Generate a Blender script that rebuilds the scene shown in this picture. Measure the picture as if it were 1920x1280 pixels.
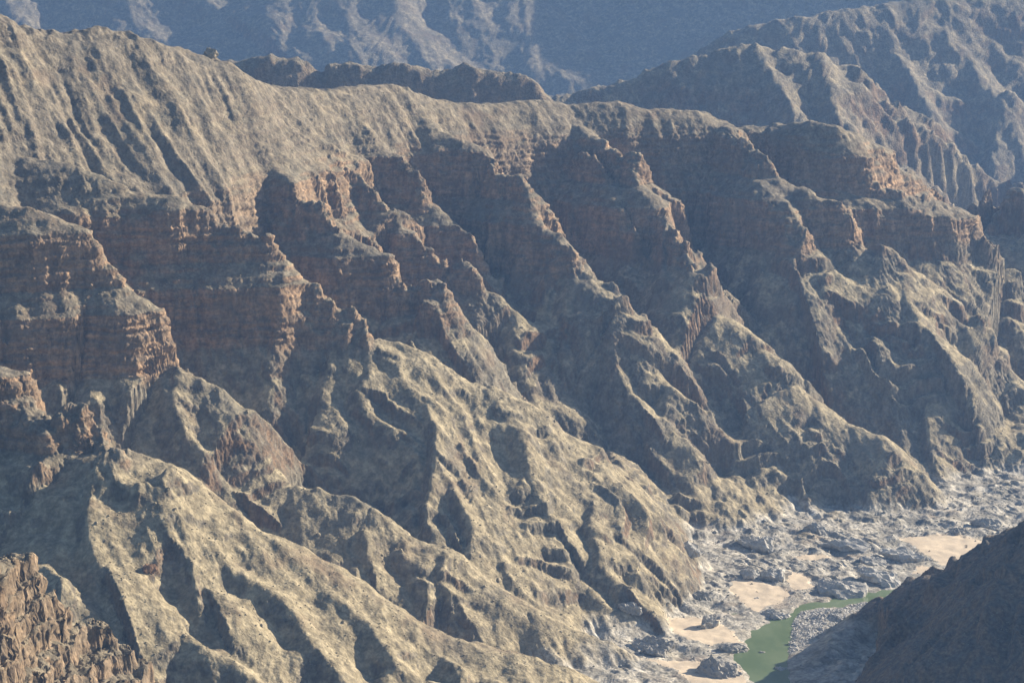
import bpy, math, random
import numpy as np
from math import radians as R

# ------------------------------------------------------------------ camera, light, exposure
sc = bpy.context.scene
for o in list(bpy.data.objects):
    bpy.data.objects.remove(o)
col = sc.collection
CAM_H, PITCH, FPX = 520.0, R(10.3), 960.0 / math.tan(R(10.0))
cam = bpy.data.cameras.new('camera')
cam.sensor_width = 36.0
cam.angle = R(20.0)
cam.clip_start, cam.clip_end = 1.0, 40000.0
cam_o = bpy.data.objects.new('camera', cam)
cam_o.location = (0, 0, CAM_H)
cam_o.rotation_euler = (R(90) - PITCH, 0, 0)
col.objects.link(cam_o)
sc.camera = cam_o

SUN_EL, SUN_PHI = R(24.0), R(27.0)        # elevation; angle from +X (right) towards +Y (away)
world = bpy.data.worlds.new('World')
sc.world = world
world.use_nodes = True
nt = world.node_tree
bg = nt.nodes['Background']
sky = nt.nodes.new('ShaderNodeTexSky')
sky.sky_type = 'NISHITA'
sky.sun_disc = False
sky.sun_elevation = SUN_EL
sky.sun_rotation = R(90) - SUN_PHI
nt.links.new(sky.outputs[0], bg.inputs[0])
bg.inputs[1].default_value = 0.056
sun = bpy.data.lights.new('sun', 'SUN')
sun.energy = 5.0
sun.angle = R(0.5)
sun.color = (1.0, 0.85, 0.66)
sun_o = bpy.data.objects.new('sun', sun)
import mathutils
sd = mathutils.Vector((math.cos(SUN_EL) * math.cos(SUN_PHI), math.cos(SUN_EL) * math.sin(SUN_PHI), math.sin(SUN_EL)))
sun_o.rotation_euler = sd.to_track_quat('Z', 'Y').to_euler()
sun_o.location = (3000, 3000, 3000)
col.objects.link(sun_o)
sc.view_settings.view_transform = 'Standard'
sc.view_settings.look = 'None'
sc.view_settings.gamma = 1.0
sc.view_settings.exposure = 1.2
sc.view_settings.use_curve_mapping = False
sc.render.engine = 'CYCLES'
sc.cycles.use_denoising = True
sc.cycles.max_bounces = 5
sc.cycles.diffuse_bounces = 3
sc.cycles.volume_bounces = 0

HAZE_DENSITY = 0.000058
HAZE_COLOR = (0.27, 0.50, 1.0)

# ------------------------------------------------------------------ numpy helpers
rng = np.random.RandomState(7)
PERM = rng.permutation(4096).astype(np.int32)
GRAD = rng.normal(size=(4096, 3)).astype(np.float32)
GRAD /= np.linalg.norm(GRAD, axis=1)[:, None]
_g2 = rng.rand(4096).astype(np.float32) * 2 * np.pi
G2 = np.stack([np.cos(_g2), np.sin(_g2)], 1).astype(np.float32)
RND = rng.rand(4096, 3).astype(np.float32)


def hash2(ix, iy):
    return PERM[(PERM[ix & 4095] + iy) & 4095]


def hash3(ix, iy, iz):
    return PERM[(PERM[(PERM[ix & 4095] + iy) & 4095] + iz) & 4095]


def fade(t):
    return t * t * t * (t * (t * 6 - 15) + 10)


def pn2(x, y):
    x = np.asarray(x, np.float32); y = np.asarray(y, np.float32)
    fx, fy = np.floor(x), np.floor(y)
    ix, iy = fx.astype(np.int32), fy.astype(np.int32)
    fx, fy = x - fx, y - fy
    u, v = fade(fx), fade(fy)

    def d(a, b):
        g = G2[hash2(ix + a, iy + b)]
        return g[..., 0] * (fx - a) + g[..., 1] * (fy - b)
    a = d(0, 0); a += u * (d(1, 0) - a)
    b = d(0, 1); b += u * (d(1, 1) - b)
    return (a + v * (b - a)) * 1.5


def pn3(x, y, z):
    x = np.asarray(x, np.float32); y = np.asarray(y, np.float32); z = np.asarray(z, np.float32)
    fx, fy, fz = np.floor(x), np.floor(y), np.floor(z)
    ix, iy, iz = fx.astype(np.int32), fy.astype(np.int32), fz.astype(np.int32)
    fx, fy, fz = x - fx, y - fy, z - fz
    u, v, w = fade(fx), fade(fy), fade(fz)

    def d(a, b, c):
        g = GRAD[hash3(ix + a, iy + b, iz + c)]
        return g[..., 0] * (fx - a) + g[..., 1] * (fy - b) + g[..., 2] * (fz - c)

    def e(b, c):
        p = d(0, b, c)
        return p + u * (d(1, b, c) - p)
    p = e(0, 0); p += v * (e(1, 0) - p)
    q = e(0, 1); q += v * (e(1, 1) - q)
    return (p + w * (q - p)) * 1.5


def fbm2(x, y, oct=4, gain=0.5, lac=2.03):
    s, a = 0, 1.0
    for i in range(oct):
        s = s + a * pn2(x + 17.3 * i, y - 9.1 * i)
        x = x * lac; y = y * lac; a *= gain
    return s


def ridged2(x, y, oct=3, gain=0.5, lac=2.1):
    s, a, t = 0, 1.0, 0
    for i in range(oct):
        s = s + a * (1 - 2 * np.abs(pn2(x + 11.7 * i, y + 5.9 * i)))
        t += a
        x = x * lac; y = y * lac; a *= gain
    return s / t


def voro3(x, y, z, jit=0.9):
    """F1, F2 and a cell random of 3-D cellular noise."""
    x = np.asarray(x, np.float32); y = np.asarray(y, np.float32); z = np.asarray(z, np.float32)
    bx, by, bz = np.floor(x - 0.5).astype(np.int32), np.floor(y - 0.5).astype(np.int32), np.floor(z - 0.5).astype(np.int32)
    f1 = np.full(x.shape, 9.0, np.float32); f2 = f1.copy(); r = np.zeros(x.shape, np.float32)
    for a in (0, 1):
        for b in (0, 1):
            for c in (0, 1):
                h = hash3(bx + a, by + b, bz + c)
                p = RND[h]
                d = (bx + a + .5 + (p[..., 0] - .5) * jit - x) ** 2 + (by + b + .5 + (p[..., 1] - .5) * jit - y) ** 2 + (bz + c + .5 + (p[..., 2] - .5) * jit - z) ** 2
                n = d < f1
                f2 = np.where(n, f1, np.minimum(f2, d))
                f1 = np.where(n, d, f1)
                r = np.where(n, RND[(h * 7 + 3) & 4095, 0], r)
    return np.sqrt(f1), np.sqrt(f2), r


def sstep(a, b, x):
    t = np.clip((np.asarray(x) - a) / (b - a), 0, 1)
    return t * t * (3 - 2 * t)


def pix(px, py, Y):
    """the world point that the photograph's pixel (px, py) shows if it lies Y metres ahead"""
    rx, up = (px - 960) / FPX, (640 - py) / FPX
    dy = math.cos(PITCH) + up * math.sin(PITCH)
    dz = -math.sin(PITCH) + up * math.cos(PITCH)
    s = Y / dy
    return (rx * s, Y, CAM_H + dz * s)


def pixz(px, py, z=0.0):
    rx, up = (px - 960) / FPX, (640 - py) / FPX
    dy = math.cos(PITCH) + up * math.sin(PITCH)
    dz = -math.sin(PITCH) + up * math.cos(PITCH)
    s = (z - CAM_H) / dz
    return (rx * s, dy * s, z)


# ------------------------------------------------------------------ strata: raw height -> real height
TZ = np.array([-60, 168, 206, 222, 256, 266, 300, 306, 340, 346, 358, 380, 900], float)
TR = np.cumsum([0, 228, 10, 19, 9, 14, 34, 2.5, 34, 3, 12, 7, 520]) - 60.0


TR_SOFT = np.array([-60, 150, 178, 215, 255, 290, 330, 348, 370, 900]); TZ_SOFT = np.interp(TR_SOFT, TR, TZ)


def dip(x, y):
    """the beds sag towards the right-hand end of the plateau"""
    return -25.0 * sstep(200, 320, x) * sstep(2360, 2450, y)


def T(raw, x=None, y=None):
    d = 0.0 if x is None else dip(x, y)
    return np.interp(raw - d, TR, TZ) + d


def Tinv(z, x=None, y=None):
    d = 0.0 if x is None else dip(x, y)
    return np.interp(z - d, TZ, TR) + d


# ------------------------------------------------------------------ ridge lines: photograph pixel + distance
def line(pts):
    """pts (px, py, Y or None): missing Y are filled in between along the path"""
    p = np.array([(a, b, np.nan if len(q) < 1 else q[0]) for a, b, *q in pts], float)
    L = np.concatenate([[0], np.cumsum(np.hypot(np.diff(p[:, 0]), np.diff(p[:, 1])))])
    ok = ~np.isnan(p[:, 2])
    p[:, 2] = np.interp(L, L[ok], p[ok, 2])
    return np.array([pix(*q) for q in p])


RIDGES = {}


def ridge(key, pts, slope=0.8, back=0.8, c=4.0, gully=1.3, gw=16.0, book=None, skew=.75, warp=1.0):
    """slope: fall of the flank nearer the camera, a number or (at the first point, at the last point)"""
    sl = slope if isinstance(slope, tuple) else ((0, slope), (1, slope))
    if not isinstance(sl[0], tuple): sl = ((0, sl[0]), (1, sl[1]))
    (RIDGES if book is None else book)[key] = dict(p=line(pts), slope=sl, back=back, c=c, gully=gully, gw=gw, skew=skew, warp=warp)


ridge('main_crest', [(-260, -60, 2020), (-120, -40), (0, 20, 2062), (40, 40), (75, 55), (130, 62), (180, 52), (240, 65), (300, 85), (380, 105),
      (420, 115, 2160), (450, 140, 2205), (500, 158), (550, 163), (600, 165), (660, 160), (720, 157, 2330), (760, 165), (800, 185),
      (850, 197), (900, 198), (950, 197), (985, 190), (1030, 192), (1060, 198, 2450), (1120, 195), (1160, 193), (1200, 207), (1260, 208),
      (1310, 212), (1345, 226), (1380, 236), (1440, 230, 2490), (1520, 230, 2465), (1570, 238, 2460), (1620, 257, 2478), (1680, 288, 2505), (1714, 300, 2525)],
      slope=((0, 1.0), (.17, 1.03), (.22, 1.1), (.27, 1.7), (1, 1.9)), back=0.8, c=20, gw=15, skew=.15, warp=.35, gully=1.1)
ridge('s1', [(450, 140, 2205), (465, 190), (490, 245), (503, 290, 2130), (527, 325), (548, 352, 2095), (560, 372), (600, 385), (620, 418), (645, 437, 2075), (690, 462), (735, 487),
      (748, 540, 2065), (777, 550), (820, 550, 2070), (833, 567), (860, 600), (880, 633), (923, 693), (938, 725, 2050), (1010, 850, 2035)], slope=(1.2, 1.3), c=7)
ridge('s2', [(-200, 240, 1975), (0, 290, 1962), (100, 303), (190, 332), (245, 360), (300, 366), (345, 372), (360, 385), (385, 395), (430, 420), (480, 440), (515, 460), (540, 490),
      (575, 530), (600, 545), (612, 572), (640, 585), (690, 630, 1944), (740, 642), (783, 654), (820, 673), (853, 700), (887, 720), (940, 737), (983, 750), (1033, 780),
      (1063, 810), (1107, 830), (1133, 850, 1950), (1165, 890), (1200, 935), (1235, 980), (1290, 1030), (1350, 1065, 1962)], slope=((0, 1.25), (.5, 1.15), (.68, .58), (1, .5)), back=1.1, c=7, gw=24, warp=1.6, gully=1.15)
ridge('s3a', [(510, 160, 2250), (545, 215), (585, 262), (640, 313), (690, 347), (717, 373), (745, 383), (753, 423, 2190), (783, 453), (807, 473), (817, 493), (840, 510, 2180), (867, 530), (907, 543),
      (940, 560), (962, 580, 2170), (975, 660, 2140), (1000, 760, 2110)], slope=1.2, back=1.2, c=6)
ridge('s3b', [(600, 165, 2285), (640, 200), (700, 247), (727, 283), (767, 323, 2250), (783, 353), (807, 367), (827, 397), (857, 423, 2225), (880, 457), (893, 480), (910, 503), (914, 520, 2210),
      (930, 570), (990, 660, 2150)], slope=1.2, back=1.2, c=6)
ridge('s4', [(740, 155, 2340), (787, 215), (840, 255), (887, 272), (928, 298, 2290), (925, 320), (947, 327), (973, 350), (987, 370), (993, 393), (1000, 407, 2240), (1023, 427), (1050, 450), (1073, 473),
      (1080, 503), (1086, 523, 2205), (1107, 519), (1127, 537), (1160, 560), (1173, 587), (1193, 613), (1205, 657), (1222, 693), (1250, 722, 2150), (1245, 750), (1245, 787), (1260, 835, 2110),
      (1290, 895), (1320, 960), (1375, 1008, 2045)], slope=(1.3, 1.15), back=1.1, c=10)
ridge('s5', [(1050, 197, 2450), (1065, 225), (1120, 265), (1190, 293, 2370), (1184, 312), (1190, 330), (1213, 360), (1240, 397), (1252, 420, 2310), (1280, 474), (1296, 505, 2250), (1333, 528), (1341, 556),
      (1352, 590, 2240), (1387, 607), (1417, 634), (1424, 657), (1467, 677), (1487, 704), (1493, 724, 2200), (1513, 744), (1580, 787), (1613, 804), (1663, 824), (1693, 850), (1713, 880),
      (1733, 907), (1747, 947), (1765, 966, 2135)], slope=(1.25, 1.12), back=1.1, c=11)
ridge('s5b', [(1050, 230, 2430), (1075, 268), (1095, 294), (1123, 317), (1141, 334), (1148, 353), (1152, 385, 2330), (1190, 440, 2310)], slope=1.0, c=4)
ridge('s6', [(1310, 212, 2505), (1345, 228, 2480), (1380, 260, 2445), (1420, 312, 2405), (1450, 365, 2378), (1490, 428, 2352), (1537, 468), (1560, 504, 2338), (1593, 544), (1607, 577), (1633, 614), (1653, 645), (1673, 657), (1710, 684),
      (1747, 710, 2298), (1813, 767), (1863, 790), (1897, 820), (1960, 890, 2265), (2040, 930, 2255)], slope=(1.25, 1.2), back=.9, c=18)
ridge('s6b', [(1420, 295, 2418), (1480, 345, 2395), (1533, 368, 2382), (1587, 392, 2374), (1598, 420, 2368), (1606, 457), (1640, 478, 2362), (1690, 494), (1740, 520, 2378), (1780, 560), (1813, 590), (1847, 610), (1873, 644),
      (1895, 690, 2358), (1960, 760), (2080, 850, 2320)], slope=1.15, back=1.1, c=10)
ridge('s7', [(1590, 325, 2436), (1650, 348, 2438), (1705, 368, 2442), (1765, 376, 2460), (1813, 397), (1847, 420), (1872, 462), (1884, 505, 2480), (1895, 560), (1920, 620), (2000, 700, 2430), (2150, 830, 2400)], slope=1.15, back=1.1, c=10)
ridge('s7b', [(2200, 330, 2640), (2050, 350, 2640), (1920, 372, 2640), (1850, 392, 2640), (1780, 420, 2640)], slope=.5, back=.6, c=10)
ridge('s8', [(-260, 330, 1880), (-120, 370), (0, 385, 1850), (60, 391), (100, 405), (140, 423), (165, 440), (187, 467), (198, 514), (230, 525), (263, 556), (275, 564), (293, 580), (310, 617), (318, 644),
      (321, 686, 1832), (350, 702), (407, 732), (463, 768), (470, 790), (480, 815), (500, 861), (527, 900, 1800), (547, 911), (593, 915), (627, 930), (683, 941), (697, 954), (720, 964),
      (763, 1000), (800, 1020), (840, 1031, 1770), (867, 1044), (893, 1077), (960, 1114), (1010, 1147, 1750), (1100, 1190), (1200, 1235, 1735), (1260, 1258)], slope=((0, 1.2), (.5, .95), (.7, .62), (1, .55)), back=1.1, c=7, gw=22, warp=1.5)
ridge('s9', [(-200, 640, 1650), (-60, 685), (0, 692, 1620), (28, 700), (42, 748), (70, 770), (105, 776), (130, 766), (155, 780), (175, 808), (186, 842, 1591), (217, 850), (273, 857), (333, 880), (367, 900),
      (413, 947), (447, 964), (483, 994, 1572), (533, 1014), (583, 1044), (635, 1070), (683, 1100), (753, 1144), (800, 1177), (840, 1197, 1552), (893, 1206), (940, 1218), (990, 1232),
      (1057, 1252, 1550), (1107, 1274), (1200, 1330), (1300, 1400)], slope=((0, .9), (.25, .56), (1, .40)), back=1.0, c=12, gully=1.3, gw=30, skew=.7, warp=1.8)
ridge('s10', [(-200, 980, 1110), (-80, 1040), (0, 1054, 1190), (20, 1050), (43, 1054), (60, 1074), (70, 1104), (87, 1111), (110, 1134), (147, 1151), (175, 1164), (184, 1190), (190, 1244, 1250), (198, 1275), (235, 1340),
      (300, 1420, 1270)], slope=1.15, back=2.2, c=6, gully=.6)
ridge('near', [(2300, 720, 1560), (2100, 860, 1600), (1990, 945), (1920, 985, 1665), (1885, 995), (1860, 1018), (1800, 1055, 1725), (1740, 1077), (1690, 1100, 1790), (1650, 1122, 1800), (1610, 1152, 1795), (1570, 1190, 1770), (1530, 1245, 1730)],
      slope=.66, back=.75, c=4, gully=1.9, gw=11)

LEFT_BANK = [(1440, 1420), (1425, 1320), (1413, 1280), (1390, 1250), (1370, 1237), (1377, 1224), (1410, 1217), (1393, 1204), (1410, 1184), (1443, 1164), (1483, 1147), (1497, 1137),
             (1513, 1134), (1563, 1122), (1613, 1112), (1677, 1104), (1760, 1088), (1850, 1052), (1950, 1000)]
RIGHT_BANK = [(1960, 1030), (1860, 1075), (1760, 1105), (1653, 1118), (1637, 1124), (1580, 1137), (1513, 1142), (1493, 1154), (1487, 1174), (1483, 1204), (1480, 1224), (1477, 1244), (1480, 1280), (1500, 1340), (1540, 1420)]
RIVER = np.array([pixz(x, y)[:2] for x, y in LEFT_BANK + RIGHT_BANK])
SANDS = {
    'a': [(1380, 1092), (1423, 1094), (1477, 1107), (1482, 1121), (1447, 1137), (1420, 1147), (1390, 1134), (1366, 1111)],
    'b': [(1480, 1074), (1520, 1087), (1523, 1104), (1490, 1112), (1474, 1095)],
    'c': [(1240, 1171), (1290, 1160), (1340, 1164), (1370, 1181), (1393, 1204), (1345, 1207), (1330, 1212), (1290, 1200), (1262, 1190)],
    'd': [(1200, 1241), (1250, 1243), (1290, 1240), (1340, 1245), (1365, 1240), (1390, 1262), (1405, 1290), (1300, 1290), (1270, 1262)],
    'e': [(1682, 1014), (1715, 1011), (1793, 1006), (1850, 1018), (1816, 1058), (1763, 1060), (1725, 1036)],
    'g': [(1485, 1050), (1545, 1047), (1565, 1053), (1500, 1059)],
    'f': [(1713, 1062), (1757, 1066), (1735, 1080), (1712, 1076)],
}


def seg_query(px, py, P):
    """nearest distance to a polyline, arc length and height there, and side (+1 left of the way)"""
    best = np.full(px.shape, 1e18, np.float32)
    tt = np.zeros(px.shape, np.float32); zz = np.zeros(px.shape, np.float32); side = np.zeros(px.shape, np.float32)
    acc = 0.0
    for a, b in zip(P[:-1], P[1:]):
        d = b - a
        l2 = d[0] ** 2 + d[1] ** 2
        if l2 < 1e-6:
            continue
        u = np.clip(((px - a[0]) * d[0] + (py - a[1]) * d[1]) / l2, 0, 1)
        ex, ey = px - a[0] - u * d[0], py - a[1] - u * d[1]
        q = ex * ex + ey * ey
        m = q < best
        best = np.where(m, q, best)
        tt = np.where(m, acc + u * math.sqrt(l2), tt)
        zz = np.where(m, a[2] + u * d[2], zz)
        side = np.where(m, np.sign(d[0] * ey - d[1] * ex), side)
        acc += math.sqrt(l2)
    return np.sqrt(best), tt, zz, side


def poly_sdf(px, py, P):
    """signed distance to a closed polygon, negative inside"""
    best = np.full(px.shape, 1e18, np.float32)
    inside = np.zeros(px.shape, bool)
    for a, b in zip(P, np.roll(P, -1, 0)):
        d = b - a
        l2 = d[0] ** 2 + d[1] ** 2 + 1e-9
        u = np.clip(((px - a[0]) * d[0] + (py - a[1]) * d[1]) / l2, 0, 1)
        best = np.minimum(best, (px - a[0] - u * d[0]) ** 2 + (py - a[1] - u * d[1]) ** 2)
        c = ((a[1] > py) != (b[1] > py)) & (px < (b[0] - a[0]) * (py - a[1]) / (b[1] - a[1] + 1e-12) + a[0])
        inside ^= c
    s = np.sqrt(best)
    return np.where(inside, -s, s)


def densify(P, step=4.0, raw=True):
    out = []
    for a, b in zip(P[:-1], P[1:]):
        n = max(1, int(np.hypot(b[0] - a[0], b[1] - a[1]) / step))
        out += [a + (b - a) * i / n for i in range(n)]
    out.append(P[-1])
    out = np.array(out)
    if raw:
        out[:, 2] = Tinv(out[:, 2])
    return out


# ------------------------------------------------------------------ macro height maps (Cartesian, raw heights)
class Macro:
    def __init__(m, x0, x1, y0, y1, gs, book, base, amp_max=13.0, k=3.0, reach=330.0, warp=1.0, strat=True):
        m.gs, m.x0, m.y0 = gs, x0, y0
        m.keys = []
        gx = np.arange(x0, x1, gs, dtype=np.float32); gy = np.arange(y0, y1, gs, dtype=np.float32)
        MX, MY = np.meshgrid(gx, gy, indexing='ij')
        H = base(MX, MY).astype(np.float32)
        m.H, m.OWN, m.MX, m.MY = H, np.full(H.shape, -1, np.int16), MX, MY
        m.add(book, amp_max, k, reach, warp, strat)

    def add(m, book, amp_max, k, reach, warp, strat):
        H, OWN, MX, MY = m.H, m.OWN, m.MX, m.MY
        n0 = len(m.keys)
        m.keys += list(book)
        for i, key in enumerate(m.keys):
            if i < n0: continue
            d = book[key]
            P = d['p'].copy()
            if strat: P[:, 2] = Tinv(P[:, 2], P[:, 0], P[:, 1])
            idx = np.nonzero((MX > P[:, 0].min() - reach) & (MX < P[:, 0].max() + reach) & (MY > P[:, 1].min() - reach) & (MY < P[:, 1].max() + reach))
            qx, qy = MX[idx], MY[idx]
            r, t, z, side = seg_query(qx, qy, P)
            L = np.hypot(np.diff(P[:, 0]), np.diff(P[:, 1])).sum()
            wob = fbm2(qx / (30 * warp) + i * 3.1, qy / (30 * warp), 2) * 3.0 * warp * sstep(5, 40, r)
            near_sl = np.interp(t / L, [q[0] for q in d['slope']], [q[1] for q in d['slope']])
            sl = np.where(side > 0, d['back'], near_sl)
            # gullies and ribs run straight down each flank
            wq = d['warp']
            tw = t - d['skew'] * r * (side < 0) + wq * (.35 * r * pn2(qx / (120 * warp) + i, qy / (120 * warp)) + 5 * warp * pn2(qx / (28 * warp), qy / (28 * warp) + i))
            g = ridged2(tw / d['gw'] / 2.2 + i * 7.7, r / (150 * warp) + i * 3.3, 2)
            g2 = ridged2(tw / d['gw'] * 1.15 + i * 5.1, r / (45 * warp) + i, 3, .6)
            mod = .55 + .45 * pn2(qx / (90 * warp), qy / (90 * warp) + 50)
            amp = d['gully'] * np.minimum(amp_max, 0.26 * r) * mod
            amp2 = d['gully'] * np.minimum(.22 * amp_max, 0.12 * r) * (.35 + .9 * pn2(qx / (50 * warp) + 9, qy / (50 * warp)))
            zs = (z - sl * (np.sqrt(r * r + d['c'] ** 2) - d['c']) + (g - 0.35) * amp + (g2 - .3) * amp2 + wob).astype(np.float32)
            if '.' in key: zs = zs - .012 * np.maximum(r - 22, 0) ** 2
            h0 = H[idx]
            e = np.clip(.5 + .5 * (zs - h0) / k, 0, 1)
            H[idx] = h0 * (1 - e) + zs * e + k * e * (1 - e)
            own_i = m.keys.index(key.split('.')[0])
            OWN[idx] = np.where(zs > h0, own_i, OWN[idx])

    def bil(m, x, y, A=None):
        A = m.H if A is None else A
        fx = np.clip((x - m.x0) / m.gs, 0, A.shape[0] - 1.001); fy = np.clip((y - m.y0) / m.gs, 0, A.shape[1] - 1.001)
        ix, iy = fx.astype(np.int32), fy.astype(np.int32)
        u, v = (fx - ix).astype(np.float32), (fy - iy).astype(np.float32)
        return (A[ix, iy] * (1 - u) + A[ix + 1, iy] * u) * (1 - v) + (A[ix, iy + 1] * (1 - u) + A[ix + 1, iy + 1] * u) * v

    def near(m, x, y):
        ix = np.clip(np.rint((x - m.x0) / m.gs), 0, m.OWN.shape[0] - 1).astype(np.int32)
        iy = np.clip(np.rint((y - m.y0) / m.gs), 0, m.OWN.shape[1] - 1).astype(np.int32)
        return m.OWN[ix, iy]


SDR = {}


def floor_base(x, y):
    s = SDR['s'] = poly_sdf(x + 2.2 * fbm2(x / 9, y / 16, 3), y + 6 * fbm2(x / 9 + 5, y / 16, 3), RIVER)
    return Tinv(np.where(s < 0, np.maximum(.2 * s, -4), 0.035 * np.minimum(s, 300) + .3 * np.minimum(s, 3.0) + .5 * np.clip(s - 165, 0, 45)) + 0.8 * fbm2(x / 22, y / 22, 3) * sstep(0, 12, s))


MAIN = Macro(-760, 780, 1040, 2860, 2.0, RIDGES, floor_base)
KEYS = list(MAIN.keys)


def surface_y(px, py):
    """how far ahead the ray through a photograph pixel meets the ridges built so far"""
    ys = np.arange(1100, 2700, 1.5)
    x0, y0, z0 = pix(px, py, 1000.0)
    zr = CAM_H + (z0 - CAM_H) * ys / 1000.0
    hit = np.nonzero(T(MAIN.bil(x0 * ys / 1000.0, ys), x0 * ys / 1000.0, ys) >= zr)[0]
    return ys[hit[0]] if len(hit) else 2000.0


# ribs and crags that stand out of the flanks: pixels along the rib, slope of its shaded and of its sunny side, how far it stands out
RIBS = {
    's9.a': ([(190, 850), (176, 900), (166, 960), (168, 1010), (190, 1060)], 1.3, .5, 8),
    's9.b': ([(200, 1050), (232, 1090), (300, 1168), (345, 1192), (400, 1222), (450, 1255), (520, 1300)], 1.3, .48, 11),
    's9.c': ([(395, 1020), (437, 1070), (520, 1110), (560, 1160), (600, 1220), (640, 1275)], 1.3, .48, 11),
    's9.d': ([(610, 1105), (690, 1170), (740, 1230), (790, 1275)], 1.2, .5, 8),
    's9.e': ([(300, 900), (330, 960), (360, 1030), (385, 1100)], 1.0, .5, 5),
    's2.a': ([(800, 765), (815, 800), (818, 850), (808, 900), (800, 950), (802, 985)], 2.2, 1.2, 13),
    's2.b': ([(980, 900), (1010, 930), (1035, 965)], 2.0, 1.0, 6),
    's2.c': ([(1118, 870), (1112, 920), (1108, 985), (1125, 1050), (1160, 1095)], 1.5, .7, 9),
    's2.d': ([(838, 900), (868, 950), (888, 990), (880, 1035)], 1.7, .8, 9),
    's2.e': ([(640, 640), (620, 680), (605, 730)], 1.5, .8, 6),
    's2.f': ([(700, 690), (670, 730), (690, 770), (740, 800)], 1.6, .6, 8),
    's2.g': ([(920, 1010), (945, 1060), (975, 1110), (1010, 1140)], 1.4, .7, 7),
    's8.a': ([(692, 945), (682, 990), (692, 1050)], 1.5, .8, 7),
    's8.b': ([(840, 1033), (822, 1075), (845, 1112)], 1.5, .8, 8),
    's8.c': ([(330, 700), (325, 750), (345, 800), (385, 850), (420, 910)], 1.4, .6, 8),
    's5.a': ([(1345, 595), (1310, 640), (1297, 680), (1299, 740)], 1.6, .9, 8),
    's5.b': ([(1495, 728), (1460, 735), (1415, 758), (1395, 800)], 1.6, .8, 7),
    's5.c': ([(1530, 765), (1512, 830), (1500, 900), (1520, 955)], 1.6, .75, 10),
    's5.d': ([(1655, 828), (1638, 900), (1625, 955)], 1.5, .8, 8),
    's5.e': ([(1255, 425), (1240, 470), (1245, 520)], 2.0, 1.2, 7),
    's6.a': ([(1558, 506), (1545, 548), (1560, 600), (1592, 652)], 1.5, .7, 9),
    's6.b': ([(1745, 714), (1738, 780), (1745, 845), (1765, 900)], 1.5, .7, 10),
    's6.c': ([(1640, 630), (1650, 700), (1680, 780), (1700, 850)], 1.5, .8, 9),
    's6.d': ([(1480, 430), (1470, 470), (1490, 510)], 1.8, 1.0, 7),
    's6b.a': ([(1690, 496), (1700, 560), (1730, 610)], 1.5, .8, 8),
    's4.a': ([(1158, 562), (1148, 620), (1155, 680), (1185, 740)], 1.6, .8, 9),
    's4.b': ([(1240, 785), (1195, 800), (1150, 845), (1138, 900)], 1.5, .8, 8),
    's4.c': ([(1070, 470), (1030, 530), (1020, 600)], 1.6, 1.0, 7),
    's1.a': ([(830, 568), (790, 590), (770, 640)], 1.6, .9, 7),
    'near.a': ([(1850, 1030), (1800, 1100), (1740, 1170), (1700, 1250)], .9, .8, 8),
    'near.b': ([(1905, 1000), (1880, 1090), (1840, 1180), (1810, 1275)], .9, .8, 8),
}
RIB_BOOK = {}
for key, (pts, sl, bk, off) in RIBS.items():
    ridge(key, [(a, b, surface_y(a, b) - off * min(1, .25 + .5 * n)) for n, (a, b) in enumerate(pts)], slope=sl, back=bk, c=2.5, gully=.8, book=RIB_BOOK)
MAIN.add(RIB_BOOK, 13.0, 3.0, 130.0, 1.0, True)
H, sdr = MAIN.H, SDR['s']


gx_main = MAIN.x0 + MAIN.gs * np.arange(MAIN.H.shape[0])
CRAG = np.array([{'main_crest': .3, 's9': .12, 's8': .3, 'near': .9, 's2': .55, 's10': .5}.get(k, 1.0) for k in KEYS] + [.5], np.float32)[MAIN.OWN]
BAND = np.array([{'main_crest': .3}.get(k, 1.0) for k in KEYS] + [1.0], np.float32)[MAIN.OWN]
for _ax in (0, 0, 1, 1):
    _c = np.cumsum(np.pad(BAND, [(7, 6) if a == _ax else (0, 0) for a in (0, 1)], mode='edge'), axis=_ax)
    BAND = (_c[13:] - _c[:-13]) / 13 if _ax == 0 else (_c[:, 13:] - _c[:, :-13]) / 13
KNOLL = (MAIN.OWN == KEYS.index('s10')).astype(np.float32)
for _ax in (0, 1):
    _c = np.cumsum(np.pad(KNOLL, [(5, 4) if a == _ax else (0, 0) for a in (0, 1)], mode='edge'), axis=_ax)
    KNOLL = (_c[9:] - _c[:-9]) / 9 if _ax == 0 else (_c[:, 9:] - _c[:, :-9]) / 9
BAND = np.maximum(BAND, sstep(250, 290, gx_main[:, None]))
for _ax in (0, 0, 1, 1):
    _c = np.cumsum(np.pad(CRAG, [(9, 8) if a == _ax else (0, 0) for a in (0, 1)], mode='edge'), axis=_ax)
    CRAG = (_c[17:] - _c[:-17]) / 17 if _ax == 0 else (_c[:, 17:] - _c[:, :-17]) / 17


def bil(A, x, y):
    return MAIN.bil(x, y, A)


# ------------------------------------------------------------------ fine height profile, polar tessellation
def outcrop(x, y):
    """1 where bare rock crops out, 0 on smooth talus"""
    return sstep(-.12, .30, fbm2(x / 55 + 9, y / 55, 3))


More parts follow.
